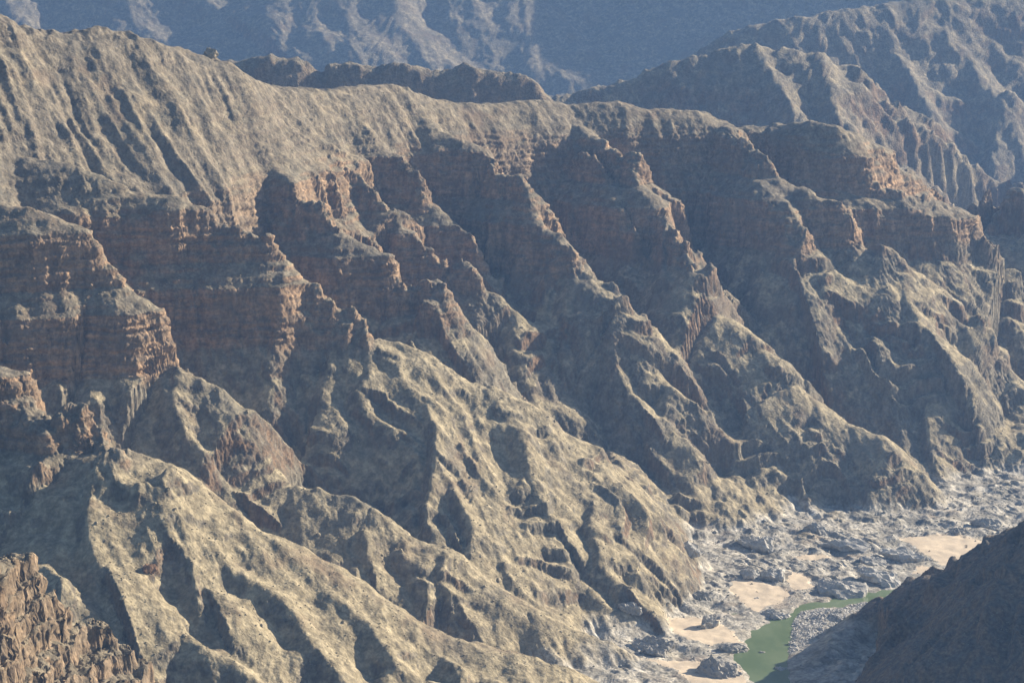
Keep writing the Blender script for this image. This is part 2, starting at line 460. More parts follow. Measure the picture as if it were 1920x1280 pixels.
def height(x, y):
    """real terrain height with medium-scale relief"""
    h = bil(H, x, y)
    s = bil(sdr, x, y)
    away = sstep(4, 30, s)
    low = 1 - sstep(150, 185, h)            # basement rock below the cliffs
    out = outcrop(x, y)
    fl = (1 - sstep(10, 24, T(h) + 4 * fbm2(x / 25, y / 25 + 31, 2))) * (x > -60)
    low = low * (1 - .85 * fl)
    calm = (1 - bil(BAND, x, y)) * sstep(192, 214, h)          # scree under the skyline
    wx = x + 4 * pn2(x / 17, y / 17); wy = y + 4 * pn2(x / 17 + 40, y / 17)
    n1 = fbm2(x / 30, y / 30, 2)
    n2 = ridged2(wx / 24, wy / 24, 4, .55)
    n3 = ridged2(wx / 8, wy / 8 + 3, 3, .6)
    # broken crags in the basement rock
    ph = h / 19 + 1.6 * fbm2(x / 70 + 3, y / 70, 2)
    fr = ph - np.floor(ph)
    cm = bil(CRAG, x, y)
    out = out * (.3 + .7 * cm)
    crag = cm * sstep(.08, .45, fbm2(x / 48 + 21, y / 48 + 4, 3))
    h = h + away * low * crag * 19 * .7 * (sstep(.36, .62, fr) - fr)
    h = h + away * (low * (1.2 * n1 + (.15 + .85 * out) * 1.7 * (n2 - .3) + out * .9 * n3) + (1 - low) * (1 - .85 * calm) * (1.2 * n1 + out * 1.0 * n3 + .5 * n2))
    hh = h + away * 1.6 * fbm2(x / 14, y / 14 + 77, 3)
    z = T(hh, x, y)
    soft = np.maximum(1 - bil(BAND, x, y), .75 * sstep(.12, .5, fbm2(x / 75 + 60, y / 75, 3)))
    z = z * (1 - soft) + soft * np.interp(hh, TR_SOFT, TZ_SOFT)
    st = z / 6.5 + .25 * pn2(x / 60, y / 60)                   # thin beds in the upper slopes
    fs = st - np.floor(st)
    z = z + sstep(160, 180, z) * 6.5 * (.36 - .28 * calm) * (sstep(.3, .6, fs) - fs) * (.6 + .5 * pn2(x / 45 + 3, y / 45))
    kn = bil(KNOLL, x, y)                                      # the ledged knoll: thick beds with open joints
    kb = z / 10 + .35 * fbm2(x / 14, y / 14, 2)
    kf = kb - np.floor(kb)
    z = z + kn * (10 * .9 * (sstep(.2, .42, kf) - kf) + 1.1 * ridged2(x / 9 + 3, y / 9, 2) - 1.2 * sstep(.75, .95, ridged2(x / 12 + 8, y / 12, 1)))
    fl = away * fl                          # foliated bedrock benches beside the river
    u = (x * .86 + y * .52) / 9 + .35 * n1; v = (x * .52 - y * .86) / 130
    z = z + fl * sstep(.02, .3, pn2(x / 38, y / 38 + 5) + .18) * (1.5 * ridged2(u, v, 3, .6) + .6 * ridged2(u * 2.7, v * 2.2 + 9, 2))
    return z.astype(np.float32)


def polar_grid(az_half, ncol, d0, d1, dstep, nrow, hfun, occl=.22):
    m_ = int(ncol * .055)                          # coarser columns outside the frame
    az = np.concatenate([np.linspace(-az_half, -R(10.5), m_, endpoint=False), np.linspace(-R(10.5), R(10.5), ncol - 2 * m_), np.linspace(R(10.5), az_half, m_ + 1)[1:]]).astype(np.float32)
    d = np.arange(d0, d1, dstep, dtype=np.float32)
    ta = np.tan(az)[:, None]
    X = ta * d[None, :]; Y = np.broadcast_to(d[None, :], X.shape)
    Z = hfun(X, Y)
    ang = (Z - CAM_H) / Y
    run = np.maximum.accumulate(ang, axis=1)
    vis = (ang >= run - 0.0012)
    dz = np.abs(np.diff(Z, axis=1)); arc = np.sqrt((.45 * dstep) ** 2 + dz ** 2)
    w = np.where(vis[:, 1:], arc, arc * occl)
    for ax, n in ((0, 7), (0, 7), (1, 5)):         # even the spacing out between neighbours
        c = np.cumsum(np.pad(w, [(n + 1, n) if a == ax else (0, 0) for a in (0, 1)], mode='edge'), axis=ax)
        w = (c[2 * n + 1:] - c[:-2 * n - 1]) / (2 * n + 1) if ax == 0 else (c[:, 2 * n + 1:] - c[:, :-2 * n - 1]) / (2 * n + 1)
    cum = np.concatenate([np.zeros((ncol, 1)), np.cumsum(w, axis=1)], 1)
    D = np.empty((ncol, nrow), np.float32); ZZ = np.empty((ncol, nrow), np.float32)
    for i in range(ncol):
        q = np.linspace(0, cum[i, -1], nrow)
        D[i] = np.interp(q, cum[i], d)
        ZZ[i] = np.interp(D[i], d, Z[i])
    return ta * D, D, ZZ


def grid_normals(P):
    du = np.empty_like(P); dv = np.empty_like(P)
    du[1:-1] = P[2:] - P[:-2]; du[0] = P[1] - P[0]; du[-1] = P[-1] - P[-2]
    dv[:, 1:-1] = P[:, 2:] - P[:, :-2]; dv[:, 0] = P[:, 1] - P[:, 0]; dv[:, -1] = P[:, -1] - P[:, -2]
    n = np.cross(du, dv)
    n /= np.linalg.norm(n, axis=-1, keepdims=True) + 1e-9
    return n


def mesh_object(name, verts, faces, mats, attrs=None, smooth=True, mat_idx=None):
    """one mesh object from numpy arrays (faces: n x 4 or n x 3)"""
    me = bpy.data.meshes.new(name)
    nv, nf, k = len(verts), len(faces), faces.shape[1]
    me.vertices.add(nv)
    me.vertices.foreach_set('co', np.ascontiguousarray(verts, np.float32).ravel())
    me.loops.add(nf * k)
    me.loops.foreach_set('vertex_index', np.ascontiguousarray(faces, np.int32).ravel())
    me.polygons.add(nf)
    me.polygons.foreach_set('loop_start', np.arange(0, nf * k, k, dtype=np.int32))
    me.polygons.foreach_set('loop_total', np.full(nf, k, np.int32))
    me.polygons.foreach_set('use_smooth', np.full(nf, smooth, bool))
    for m in mats:
        me.materials.append(m)
    if attrs:
        for nm, arr in attrs.items():
            at = me.attributes.new(nm, 'FLOAT_VECTOR', 'POINT')
            at.data.foreach_set('vector', np.ascontiguousarray(arr, np.float32).ravel())
    me.update()
    me.validate()
    o = bpy.data.objects.new(name, me)
    col.objects.link(o)
    return o


def tag(o, label=None, cat=None, group=None, kind=None):
    if label: o['label'] = label
    if cat: o['category'] = cat
    if group: o['group'] = group
    if kind: o['kind'] = kind
    return o


# ------------------------------------------------------------------ materials
class NT:
    def __init__(s, name):
        s.m = bpy.data.materials.new(name); s.m.use_nodes = True
        s.t = s.m.node_tree; s.b = s.t.nodes['Principled BSDF']
        s.b.inputs['Specular IOR Level'].default_value = 0.15
        s.b.inputs['Roughness'].default_value = 0.95

    def n(s, typ, **kw):
        x = s.t.nodes.new(typ)
        for k, v in kw.items():
            setattr(x, k, v)
        return x

    def put(s, sock, v):
        if isinstance(v, bpy.types.NodeSocket): s.t.links.new(v, sock)
        else:
            if isinstance(v, (tuple, list)) and len(v) == 3 and sock.type == 'RGBA': v = (*v, 1)
            sock.default_value = v

    def math(s, op, a, b=0.0, c=None):
        x = s.n('ShaderNodeMath', operation=op)
        s.put(x.inputs[0], a); s.put(x.inputs[1], b)
        if c is not None: s.put(x.inputs[2], c)
        return x.outputs[0]

    def mix(s, f, a, b, blend='MIX'):
        x = s.n('ShaderNodeMix', data_type='RGBA', blend_type=blend)
        s.put(x.inputs[0], f); s.put(x.inputs[6], a); s.put(x.inputs[7], b)
        return x.outputs[2]

    def ramp(s, v, lo, hi):
        x = s.n('ShaderNodeMapRange', interpolation_type='SMOOTHSTEP')
        s.put(x.inputs[0], v); x.inputs[1].default_value = lo; x.inputs[2].default_value = hi
        return x.outputs[0]

    def noise(s, scale, detail=4, rough=.55, vec=None, lac=2.0, dist=0):
        x = s.n('ShaderNodeTexNoise')
        x.inputs['Scale'].default_value = scale; x.inputs['Detail'].default_value = detail
        x.inputs['Roughness'].default_value = rough; x.inputs['Distortion'].default_value = dist
        if vec is not None: s.t.links.new(vec, x.inputs['Vector'])
        return x.outputs[0]

    def pos(s, scale=(1, 1, 1)):
        g = s.n('ShaderNodeNewGeometry')
        m = s.n('ShaderNodeMapping'); m.inputs['Scale'].default_value = scale
        s.t.links.new(g.outputs['Position'], m.inputs['Vector'])
        return m.outputs[0]

    def attr(s, name):
        a = s.n('ShaderNodeAttribute', attribute_name=name)
        x = s.n('ShaderNodeSeparateXYZ'); s.t.links.new(a.outputs['Vector'], x.inputs[0])
        return x.outputs

    def bump(s, h, strength=.6, dist=1.0, normal=None):
        b = s.n('ShaderNodeBump'); b.inputs['Strength'].default_value = strength; b.inputs['Distance'].default_value = dist
        s.put(b.inputs['Height'], h)
        if normal is not None: s.t.links.new(normal, b.inputs['Normal'])
        return b.outputs[0]


def rock_material(name, far=False):
    m = NT(name)
    p = m.pos()
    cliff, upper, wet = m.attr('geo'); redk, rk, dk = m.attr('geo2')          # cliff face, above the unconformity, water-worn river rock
    big = m.noise(.012, 4, .6, p); mid = m.noise(.06, 5, .6, p); fine = m.noise(.45, 5, .65, p)
    strata = m.noise(1.0, 5, .65, m.pos((.03, .03, .3)), dist=.6)
    streak = m.noise(1.0, 3, .6, m.pos((.35, .35, .03)))
    scree = m.mix(m.ramp(mid, .35, .65), (.215, .182, .125), (.150, .136, .102))
    scree = m.mix(m.ramp(big, .4, .62), scree, (.165, .145, .108))
    red = m.mix(m.ramp(strata, .38, .62), (.268, .184, .113), (.190, .143, .098))
    red = m.mix(m.math('MULTIPLY', m.ramp(streak, .5, .75), .5), red, (.11, .088, .070))
    gneiss = m.mix(m.ramp(m.math('ADD', m.math('MULTIPLY', rk, .45), m.math('MULTIPLY', mid, .8)), .45, .8), (.270, .235, .158), (.155, .142, .110))
    rust = m.mix(m.ramp(streak, .45, .7), (.155, .105, .066), (.10, .095, .084))
    gneiss = m.mix(m.math('MULTIPLY', cliff, m.ramp(big, .42, .6)), gneiss, rust)
    up = m.mix(m.math('MULTIPLY', cliff, redk), m.mix(m.math('MULTIPLY', cliff, .6), scree, (.15, .125, .095)), red)
    c = m.mix(upper, gneiss, up)
    grey = m.mix(m.ramp(mid, .4, .62), (.45, .435, .39), (.27, .27, .255))
    c = m.mix(wet, c, grey)
    tone = m.math('MULTIPLY_ADD', m.ramp(fine, .3, .7), .5, .72)
    c = m.mix(1.0, c, tone, 'MULTIPLY')
    sp = m.noise(1.0, 4, .65, m.pos((.16, .16, .03)))
    c = m.mix(1.0, c, m.math('MULTIPLY_ADD', m.ramp(sp, .33, .66), .5, .72), 'MULTIPLY')
    c = m.mix(1.0, c, m.math('MULTIPLY_ADD', m.ramp(m.noise(.17, 4, .6, p), .35, .65), .42, .78), 'MULTIPLY')
    c = m.mix(m.math('MULTIPLY', m.ramp(m.noise(.022, 4, .6, p, dist=.5), .52, .68), .55), c, m.mix(m.ramp(big, .4, .6), (.15, .105, .07), (.12, .118, .10)))
    c = m.mix(dk, c, m.mix(1.0, m.mix(m.ramp(sp, .4, .62), (.105, .098, .084), (.180, .132, .088)), m.math('MULTIPLY_ADD', m.ramp(fine, .32, .68), .75, .55), 'MULTIPLY'))   # darker, browner colour on the upper part of the hillside across the river
    m.put(m.b.inputs['Base Color'], c)
    vo = m.n('ShaderNodeTexVoronoi'); vo.inputs['Scale'].default_value = .55
    m.t.links.new(p, vo.inputs['Vector'])
    h = m.math('ADD', m.math('MULTIPLY', fine, 1.2), m.math('MULTIPLY', vo.outputs['Distance'], .35))
    h = m.math('ADD', h, m.math('MULTIPLY', strata, m.math('MULTIPLY', cliff, .5)))
    m.put(m.b.inputs['Normal'], m.bump(h, .6, 1.1 if not far else 3.0))
    return m.m


ROCK = rock_material('canyon_rock')
ROCK_FAR = rock_material('far_rock', True)
m = NT('river_sand')
p = m.pos()
sv = m.mix(m.ramp(m.noise(.08, 4, .6, p), .35, .65), (.59, .50, .375), (.46, .395, .305))
sv = m.mix(m.math('MULTIPLY', m.ramp(m.noise(.5, 5, .7, p), .52, .72), .5), sv, (.30, .27, .225))
m.put(m.b.inputs['Base Color'], sv)
m.put(m.b.inputs['Normal'], m.bump(m.noise(.5, 4, .6, p), .3, .5))
SAND = m.m
m = NT('river_water')
m.put(m.b.inputs['Base Color'], m.mix(m.ramp(m.noise(.035, 4, .6, m.pos((1, .45, 1))), .35, .65), (.105, .155, .072), (.155, .205, .108)))
m.b.inputs['Roughness'].default_value = .12
m.b.inputs['Specular IOR Level'].default_value = .35
m.put(m.b.inputs['Normal'], m.bump(m.noise(.55, 4, .6, m.pos((1, .5, 1))), .16, .3))
WATER = m.m

# ------------------------------------------------------------------ main terrain
NC, NR = 1170, 1000
X, Y, Z = polar_grid(R(15.0), NC, 1060, 2800, 1.0, NR, height)
P = np.stack([X, Y, Z], -1).astype(np.float32)
N = grid_normals(P)
P0 = P
raw0 = bil(H, X, Y); s0 = bil(sdr, X, Y)
steep = 1 - N[..., 2]
cliff = sstep(.38, .62, steep)
upper = sstep(160, 172, Z + 5 * fbm2(X / 40, Y / 40, 2))
wet = (1 - sstep(7, 17, Z + 6 * fbm2(X / 25, Y / 25, 3))) * (X > -20) * (.75 + .25 * pn2(X / 12, Y / 12)) * (1 - sstep(.3, .55, steep))
outc = outcrop(X, Y) * (.25 + .75 * bil(CRAG, X, Y))
own0 = MAIN.near(X, Y)
rocky = np.clip(np.maximum(sstep(.3, .5, steep), .8 * outc * sstep(.12, .3, steep)) * (1 - .7 * wet) + wet * .4 * sstep(.05, .35, pn2(X / 30, Y / 30 + 8)), 0, 1)
rocky = rocky * (1 - .75 * (1 - bil(BAND, X, Y)) * sstep(248, 264, Z))
lump = pn3(X / 6, Y / 6, Z / 6)
f1, f2, cr = voro3(X / 4.2, Y / 4.2, Z / 5.5)
blk = np.clip(f2 - f1, 0, .5)
led = pn2(Z / 2.6 + .5 * pn2(X / 16, Y / 16), .02 * (X + Y))
disp = rocky * (.9 * lump + 1.3 * (blk - .2) + 1.1 * (cr - .5) + upper * cliff * 1.1 * np.tanh(3 * led)) + (1 - rocky) * .16 * lump
f1, f2, cr = voro3(X / 1.9, Y / 1.9, Z / 1.9)
fg = (own0 == KEYS.index('s10')) * 1.0
upper = np.maximum(upper, fg)
g1, g2, gr = voro3(X / 9 + .25 * lump, Y / 9, Z / 7)
disp += fg * (1.1 * (gr - .5) - .8 * (1 - sstep(.0, .16, g2 - g1)) + .5 * np.tanh(3 * pn2(Z / 4.5 + .6 * pn2(X / 14, Y / 14), .03 * X)))
disp += (.17 + .70 * rocky) * (.6 - f1) * 1.0 * (cr > .4)
keep = sstep(1.5, 6, np.abs(s0)) * (s0 > 0)
disp *= keep
P = P + N * disp[..., None]
GEO = np.stack([cliff, upper, wet], -1)

sand_sdf = {k: poly_sdf(X, Y, np.array([pixz(x, y, 1.5)[:2] for x, y in q])) + 2.6 * fbm2(X / 11, Y / 11, 4) for k, q in SANDS.items()}
own = MAIN.near(X, Y).astype(np.int16)
own[own < 0] = 99
for i, k in enumerate(SANDS):
    own[(sand_sdf[k] < 0) & (s0 > .3)] = 200 + i
    flat = sstep(3, -1.5, sand_sdf[k])
    P[..., 2] = P[..., 2] * (1 - flat) + flat * (1.2 + .25 * fbm2(X / 9, Y / 9, 2) + .04 * s0)

ii = np.arange(NC * NR).reshape(NC, NR)
F = np.stack([ii[:-1, :-1], ii[1:, :-1], ii[1:, 1:], ii[:-1, 1:]], -1).reshape(-1, 4)
fo = own[:-1, :-1].ravel()
PV = P.reshape(-1, 3); GV = GEO.reshape(-1, 3)
bandk = bil(BAND, X, Y)
redk = (1 - .5 * fg) * (.2 + .8 * bandk) * (1 - sstep(255, 268, Z + 6 * fbm2(X / 50, Y / 50 + 3, 2)))
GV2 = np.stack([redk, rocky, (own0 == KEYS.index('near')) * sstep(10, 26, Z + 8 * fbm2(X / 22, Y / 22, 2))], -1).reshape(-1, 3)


def split(fmask, name, mats, parent=None):
    f = F[fmask]
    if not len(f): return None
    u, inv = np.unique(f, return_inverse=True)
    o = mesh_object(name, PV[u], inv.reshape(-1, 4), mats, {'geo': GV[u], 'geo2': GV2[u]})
    o.data.normals_split_custom_set_from_vertices(NV[u].tolist())
    if parent: o.parent = parent
    return o


def blur(A, n):
    for ax in (0, 1):
        c = np.cumsum(np.pad(A, [(n + 1, n) if a == ax else (0, 0) for a in (0, 1)], mode='edge'), axis=ax)
        A = (c[2 * n + 1:] - c[:-2 * n - 1]) / (2 * n + 1) if ax == 0 else (c[:, 2 * n + 1:] - c[:, :-2 * n - 1]) / (2 * n + 1)
    return A


NV = grid_normals(P).reshape(-1, 3)
band = (blur(blur(cliff * upper * (bandk > .55) * (Z < 262) * (Z > 160), 4), 4) > .42)[:-1, :-1].ravel()
RIDGE_LABEL = {
    'main_crest': 'pale skyline ridge with ribbed scree slopes running the width of the canyon wall',
    's1': 'spur with a square red cliff tower, ending behind the longest central spur',
    's2': 'longest spur, from the shaded left bench past stepped red cliffs to the left bank of the river',
    's3a': 'thin spur with small cliff steps, just right of the square red cliff tower',
    's3b': 'short steep spur ending in a bright crumbly buttress in mid slope',
    's4': 'spur below the smooth skyline hump, with a tall round-backed red cliff on its crest',
    's5': 'broad spur with a flat-topped ledge and pale cliffs, its dark nose ending at the riverside slabs',
    's5b': 'side buttress with a red wall on the left of the flat-topped ledge',
    's6': 'wide rubbly spur below the right part of the skyline, long lit back down to the valley floor',
    's6b': 'side spur with two small rock pinnacles below the blocky skyline cliff',
    's7': 'last spur on the right, curving down below the bench under the blocky skyline cliff',
    's7b': 'low dark rounded hill behind the last spur at the right edge',
    's8': 'left spur with a big rounded red cliff tower above a smooth sunlit slope',
    's9': 'near lower left spur of pale scree with a broken red wall at its top',
    's10': 'craggy brown rock knoll in the bottom left corner',
    'near': 'dark shaded hillside across the river in the bottom right corner',
}
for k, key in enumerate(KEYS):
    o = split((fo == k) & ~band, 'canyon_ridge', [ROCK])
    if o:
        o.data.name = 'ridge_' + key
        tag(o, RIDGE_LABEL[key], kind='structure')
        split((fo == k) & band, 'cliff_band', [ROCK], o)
tag(split(fo == 99, 'canyon_floor', [ROCK]), 'grey foliated bedrock floor beside the green river', kind='structure')
SAND_LABEL = {'a': 'largest tongue of pale sand above the bend of the river', 'b': 'small sand patch up slope of the largest sand tongue', 'c': 'sand bank on the left shore below the bend',
              'd': 'sand bank at the bottom edge left of the river', 'e': 'wide sand flat farthest up the valley', 'f': 'sand sliver under the pale rock ridge', 'g': 'thin sand strip between grey slabs in the middle of the valley floor'}
for i, k in enumerate(SANDS):
    o = split(fo == 200 + i, 'sand_bank', [SAND])
    if o: tag(o, SAND_LABEL[k], kind='structure')
TERRAIN = dict(P=P, vis=None, X=X, Y=Y, wet=wet, s0=s0, own=own, steep=steep, outc=outc)

# river
x0, x1, y0, y1 = RIVER[:, 0].min() - 20, RIVER[:, 0].max() + 20, RIVER[:, 1].min() - 20, RIVER[:, 1].max() + 20
ro = mesh_object('river', np.array([(x0, y0, 0), (x1, y0, 0), (x1, y1, 0), (x0, y1, 0)]), np.array([[0, 1, 2, 3]]), [WATER], smooth=False)
tag(ro, 'still green river bending through the valley floor', kind='structure')

# ------------------------------------------------------------------ far mountains behind the main crest
FAR = {}
ridge('mesa', [(330, 130, 2900), (430, 117), (520, 108), (560, 114), (590, 134), (602, 146), (615, 126), (650, 118), (760, 121), (830, 130), (880, 124), (920, 139), (970, 140), (1000, 150), (1025, 174), (1045, 195), (1060, 230, 2950)],
      slope=2.6, back=1.0, c=8, gully=2.2, gw=14, book=FAR)
ridge('m0', [(900, 240, 3250), (1040, 187), (1100, 172), (1190, 148), (1250, 122), (1330, 100), (1400, 83, 3330), (1440, 95), (1480, 94), (1525, 96, 3340), (1560, 120, 3350), (1600, 150, 3355), (1625, 205, 3345), (1642, 262, 3325), (1660, 340, 3300)],
      slope=1.3, back=1.3, c=6, gw=16, gully=2.0, warp=1.5, book=FAR)
ridge('m1', [(1415, 88, 3328), (1445, 140, 3288), (1480, 195, 3248), (1500, 245, 3220), (1540, 330, 3175)], slope=1.4, back=.65, c=3, gw=14, gully=2, book=FAR)
ridge('m2', [(1525, 96, 3338), (1543, 150, 3300), (1566, 205, 3268), (1605, 260, 3240), (1640, 330, 3205)], slope=1.4, back=.7, c=3, gw=14, gully=2, book=FAR)
ridge('f0', [(1380, 60, 3950), (1480, 32, 3965), (1560, 22, 3988), (1640, 12, 4010), (1690, 0, 4028), (1760, -12, 4052), (1850, -16, 4080), (2100, -20, 4150)], slope=1.4, back=.7, c=10, gw=40, gully=1, book=FAR)
ridge('f1', [(1640, 85, 3982), (1690, 112, 3942), (1725, 170, 3897), (1745, 225, 3866), (1775, 320, 3814), (1830, 390, 3780)], slope=1.5, back=.62, c=4, gw=20, gully=2.4, book=FAR)
ridge('f2', [(1790, 90, 4005), (1830, 140, 3955), (1880, 200, 3910), (1910, 260, 3880), (1960, 380, 3815)], slope=1.5, back=.62, c=4, gw=20, gully=2.4, book=FAR)
ridge('f3', [(1740, 222, 3866), (1727, 230, 3855), (1712, 280, 3825), (1690, 350, 3785)], slope=1.4, back=1.4, c=3, gw=20, gully=2, book=FAR)
ridge('f4', [(1890, 165, 3935), (1872, 215, 3900), (1868, 270, 3865), (1850, 330, 3825), (1815, 390, 3785)], slope=1.3, back=1.2, c=3, gw=24, gully=2, book=FAR)
ridge('wall', [(-1200, -200, 5300), (0, -190, 5350), (960, -200, 5450), (2000, -210, 5300), (3200, -220, 5200)], slope=.88, back=.02, c=10, gw=120, gully=1.2, book=FAR)
ridge('w1', [(640, -90, 5300), (500, -30), (390, 30, 5170), (305, 88, 5080), (180, 180, 4930), (60, 300, 4750)], slope=.80, back=.80, c=160, gw=90, gully=1, book=FAR)
ridge('w2', [(1250, -90, 5320), (1070, 50, 5180), (900, 132, 5040), (700, 260, 4800)], slope=.80, back=.80, c=160, gw=90, gully=1, book=FAR)
ridge('w3', [(850, -90, 5320), (700, 40, 5170), (640, 110, 5060), (560, 220, 4850)], slope=.80, back=.80, c=160, gw=90, gully=1, book=FAR)
BACK = Macro(-1760, 1760, 2620, 6400, 8.0, FAR, lambda x, y: -5 + 6 * fbm2(x / 80, y / 80, 2), amp_max=30.0, k=10.0, reach=1600.0, warp=3.0, strat=False)


def height_far(x, y):
    h = BACK.bil(x, y)
    n = ridged2(x / 40, y / 40, 4)
    w = fbm2(x / 300, y / 300 + 4, 2)
    big = ridged2(x / 170 + .5 * w, y / 260 + .5 * w, 5, .55)
    far = sstep(3500, 4500, y)
    return (h + (9 - 5 * far) * (n - .3) * sstep(0, 40, h) + 8 * far * (big - .3) + 1.5 * pn2(x / 9, y / 9)).astype(np.float32)


XF, YF, ZF = polar_grid(R(15.0), 600, 2640, 6300, 4.0, 380, height_far, .15)
PF = np.stack([XF, YF, ZF], -1).astype(np.float32)
NF = grid_normals(PF)
st = 1 - NF[..., 2]
PF = PF + NF * (sstep(.2, .5, st) * (3.0 * pn3(XF / 14, YF / 14, ZF / 14) + 1.5 * pn3(XF / 6, YF / 6, ZF / 6)))[..., None]
ownf = BACK.near(XF, YF)
geo_f = np.stack([sstep(.3, .55, st), .6 * (ownf == 0) + .15, np.zeros_like(st)], -1)
ii = np.arange(XF.size).reshape(XF.shape)
F = np.stack([ii[:-1, :-1], ii[1:, :-1], ii[1:, 1:], ii[:-1, 1:]], -1).reshape(-1, 4)
PV = PF.reshape(-1, 3); GV = geo_f.reshape(-1, 3); GV2 = np.ones_like(GV) * .6; GV2[:, 2] = 0
FAR_LABEL = {'mesa': 'dark brown flat-topped cliff just behind the skyline ridge', 'm': 'hazy blue peak with lit ribs behind the right half of the skyline', 'f': 'hazy stepped mountain flank at the upper right',
             'w': 'far blue canyon wall across the top of the picture', 'floor': None}
names = [('mesa', 'mesa'), ('m', 'mountain'), ('f', 'mountain'), ('w', 'mountain'), ('floor', 'valley_floor')]
grp = np.array([{'e': 0}.get(k[1], {'m': 1, 'f': 2, 'w': 3}[k[0]]) for k in BACK.keys] + [4])
fo = grp[ownf][:-1, :-1].ravel()
NV = grid_normals(PF).reshape(-1, 3)
for i, (k, nm) in enumerate(names):
    o = split(fo == i, nm, [ROCK_FAR])
    if o: tag(o, FAR_LABEL[k], kind='structure')
LOWEST = float(min(P[..., 2].min(), PF[..., 2].min())) - .3
HIGHEST = float(max(P[..., 2].max(), PF[..., 2].max(), CAM_H))
gr = mesh_object('ground', np.array([(-6000, -400, LOWEST), (6000, -400, LOWEST), (6000, 11000, LOWEST), (-6000, 11000, LOWEST)]), np.array([[0, 1, 2, 3]]), [ROCK_FAR], smooth=False)
tag(gr, kind='structure')

# ------------------------------------------------------------------ haze
def haze_box(x0, x1, y0, y1, z0, z1):
    me = bpy.data.meshes.new('haze')
    v = [(x, y, z) for z in (z0, z1) for y in (y0, y1) for x in (x0, x1)]
    me.from_pydata(v, [], [(0, 2, 3, 1), (4, 5, 7, 6), (0, 1, 5, 4), (2, 6, 7, 3), (0, 4, 6, 2), (1, 3, 7, 5)])
    mt = bpy.data.materials.new('haze'); mt.use_nodes = True
    t = mt.node_tree
    t.nodes.remove(t.nodes['Principled BSDF'])
    pv = t.nodes.new('ShaderNodeVolumePrincipled')
    pv.inputs['Color'].default_value = (*HAZE_COLOR, 1)
    pv.inputs['Density'].default_value = HAZE_DENSITY
    pv.inputs['Anisotropy'].default_value = 0.2
    t.links.new(pv.outputs[0], t.nodes['Material Output'].inputs['Volume'])
    me.materials.append(mt)
    o = bpy.data.objects.new('haze', me); col.objects.link(o)
    tag(o, kind='stuff')


# ------------------------------------------------------------------ rocks and shrubs
def rock_mesh(name, size, seed, sub=3, facet=.35, mats=None, flat=0.0):
    """an angular, weathered rock: an icosphere cut by planes and roughened"""
    import bmesh
    bm = bmesh.new()
    bmesh.ops.create_icosphere(bm, subdivisions=sub, radius=1.0)
    v = np.array([q.co[:] for q in bm.verts]); f = np.array([[q.index for q in t.verts] for t in bm.faces])
    bm.free()
    r = np.random.RandomState(seed)
    for _ in range(9):
        n = r.normal(size=3); n /= np.linalg.norm(n)
        d = v @ n - r.uniform(.5, .85)
        v = v - np.where(d > 0, d, 0)[:, None] * n
    o = r.uniform(0, 50, 3)
    n = pn3(v[:, 0] * 1.6 + o[0], v[:, 1] * 1.6 + o[1], v[:, 2] * 1.6 + o[2])
    v = v * (1 + facet * n)[:, None]
    v = v * np.array(size)
    if sub > 3:
        L = max(size)
        led = pn2(v[:, 1] / (.10 * L) + .3 * n, v[:, 0] / (.9 * L) + seed)
        lum = pn3(v[:, 0] / (.22 * L), v[:, 1] / (.13 * L), v[:, 2] / (.15 * L) + seed)
        v[:, 2] += (.32 * led + .3 * lum) * size[2]
        v[:, 1] += .10 * lum * size[1]
    me = bpy.data.meshes.new(name)
    me.from_pydata(v.tolist(), [], f.tolist())
    for m_ in mats: me.materials.append(m_)
    return me


def stone_material(name, a, b):
    m = NT(name)
    p = m.pos()
    oi = m.n('ShaderNodeObjectInfo')
    c = m.mix(m.ramp(m.noise(.5, 5, .65, p), .35, .65), a, b)
    c = m.mix(1.0, c, m.math('MULTIPLY_ADD', oi.outputs['Random'], .5, .75), 'MULTIPLY')
    m.put(m.b.inputs['Base Color'], c)
    m.put(m.b.inputs['Normal'], m.bump(m.noise(1.6, 5, .7, p), .7, .5))
    return m.m


GREY = stone_material('river_rock', (.44, .43, .395), (.29, .29, .275))
TAN = stone_material('slope_rock', (.35, .305, .215), (.25, .22, .16))
RED = stone_material('fallen_red_rock', (.26, .16, .10), (.18, .12, .08))


def ground_z(x, y):
    return float(height(np.array([x], np.float32), np.array([y], np.float32))[0])


def place(name, mesh, x, y, z, rot, scale=1.0):
    o = bpy.data.objects.new(name, mesh)
    o.location = (x, y, z); o.rotation_euler = rot; o.scale = (scale,) * 3
    col.objects.link(o)
    return o


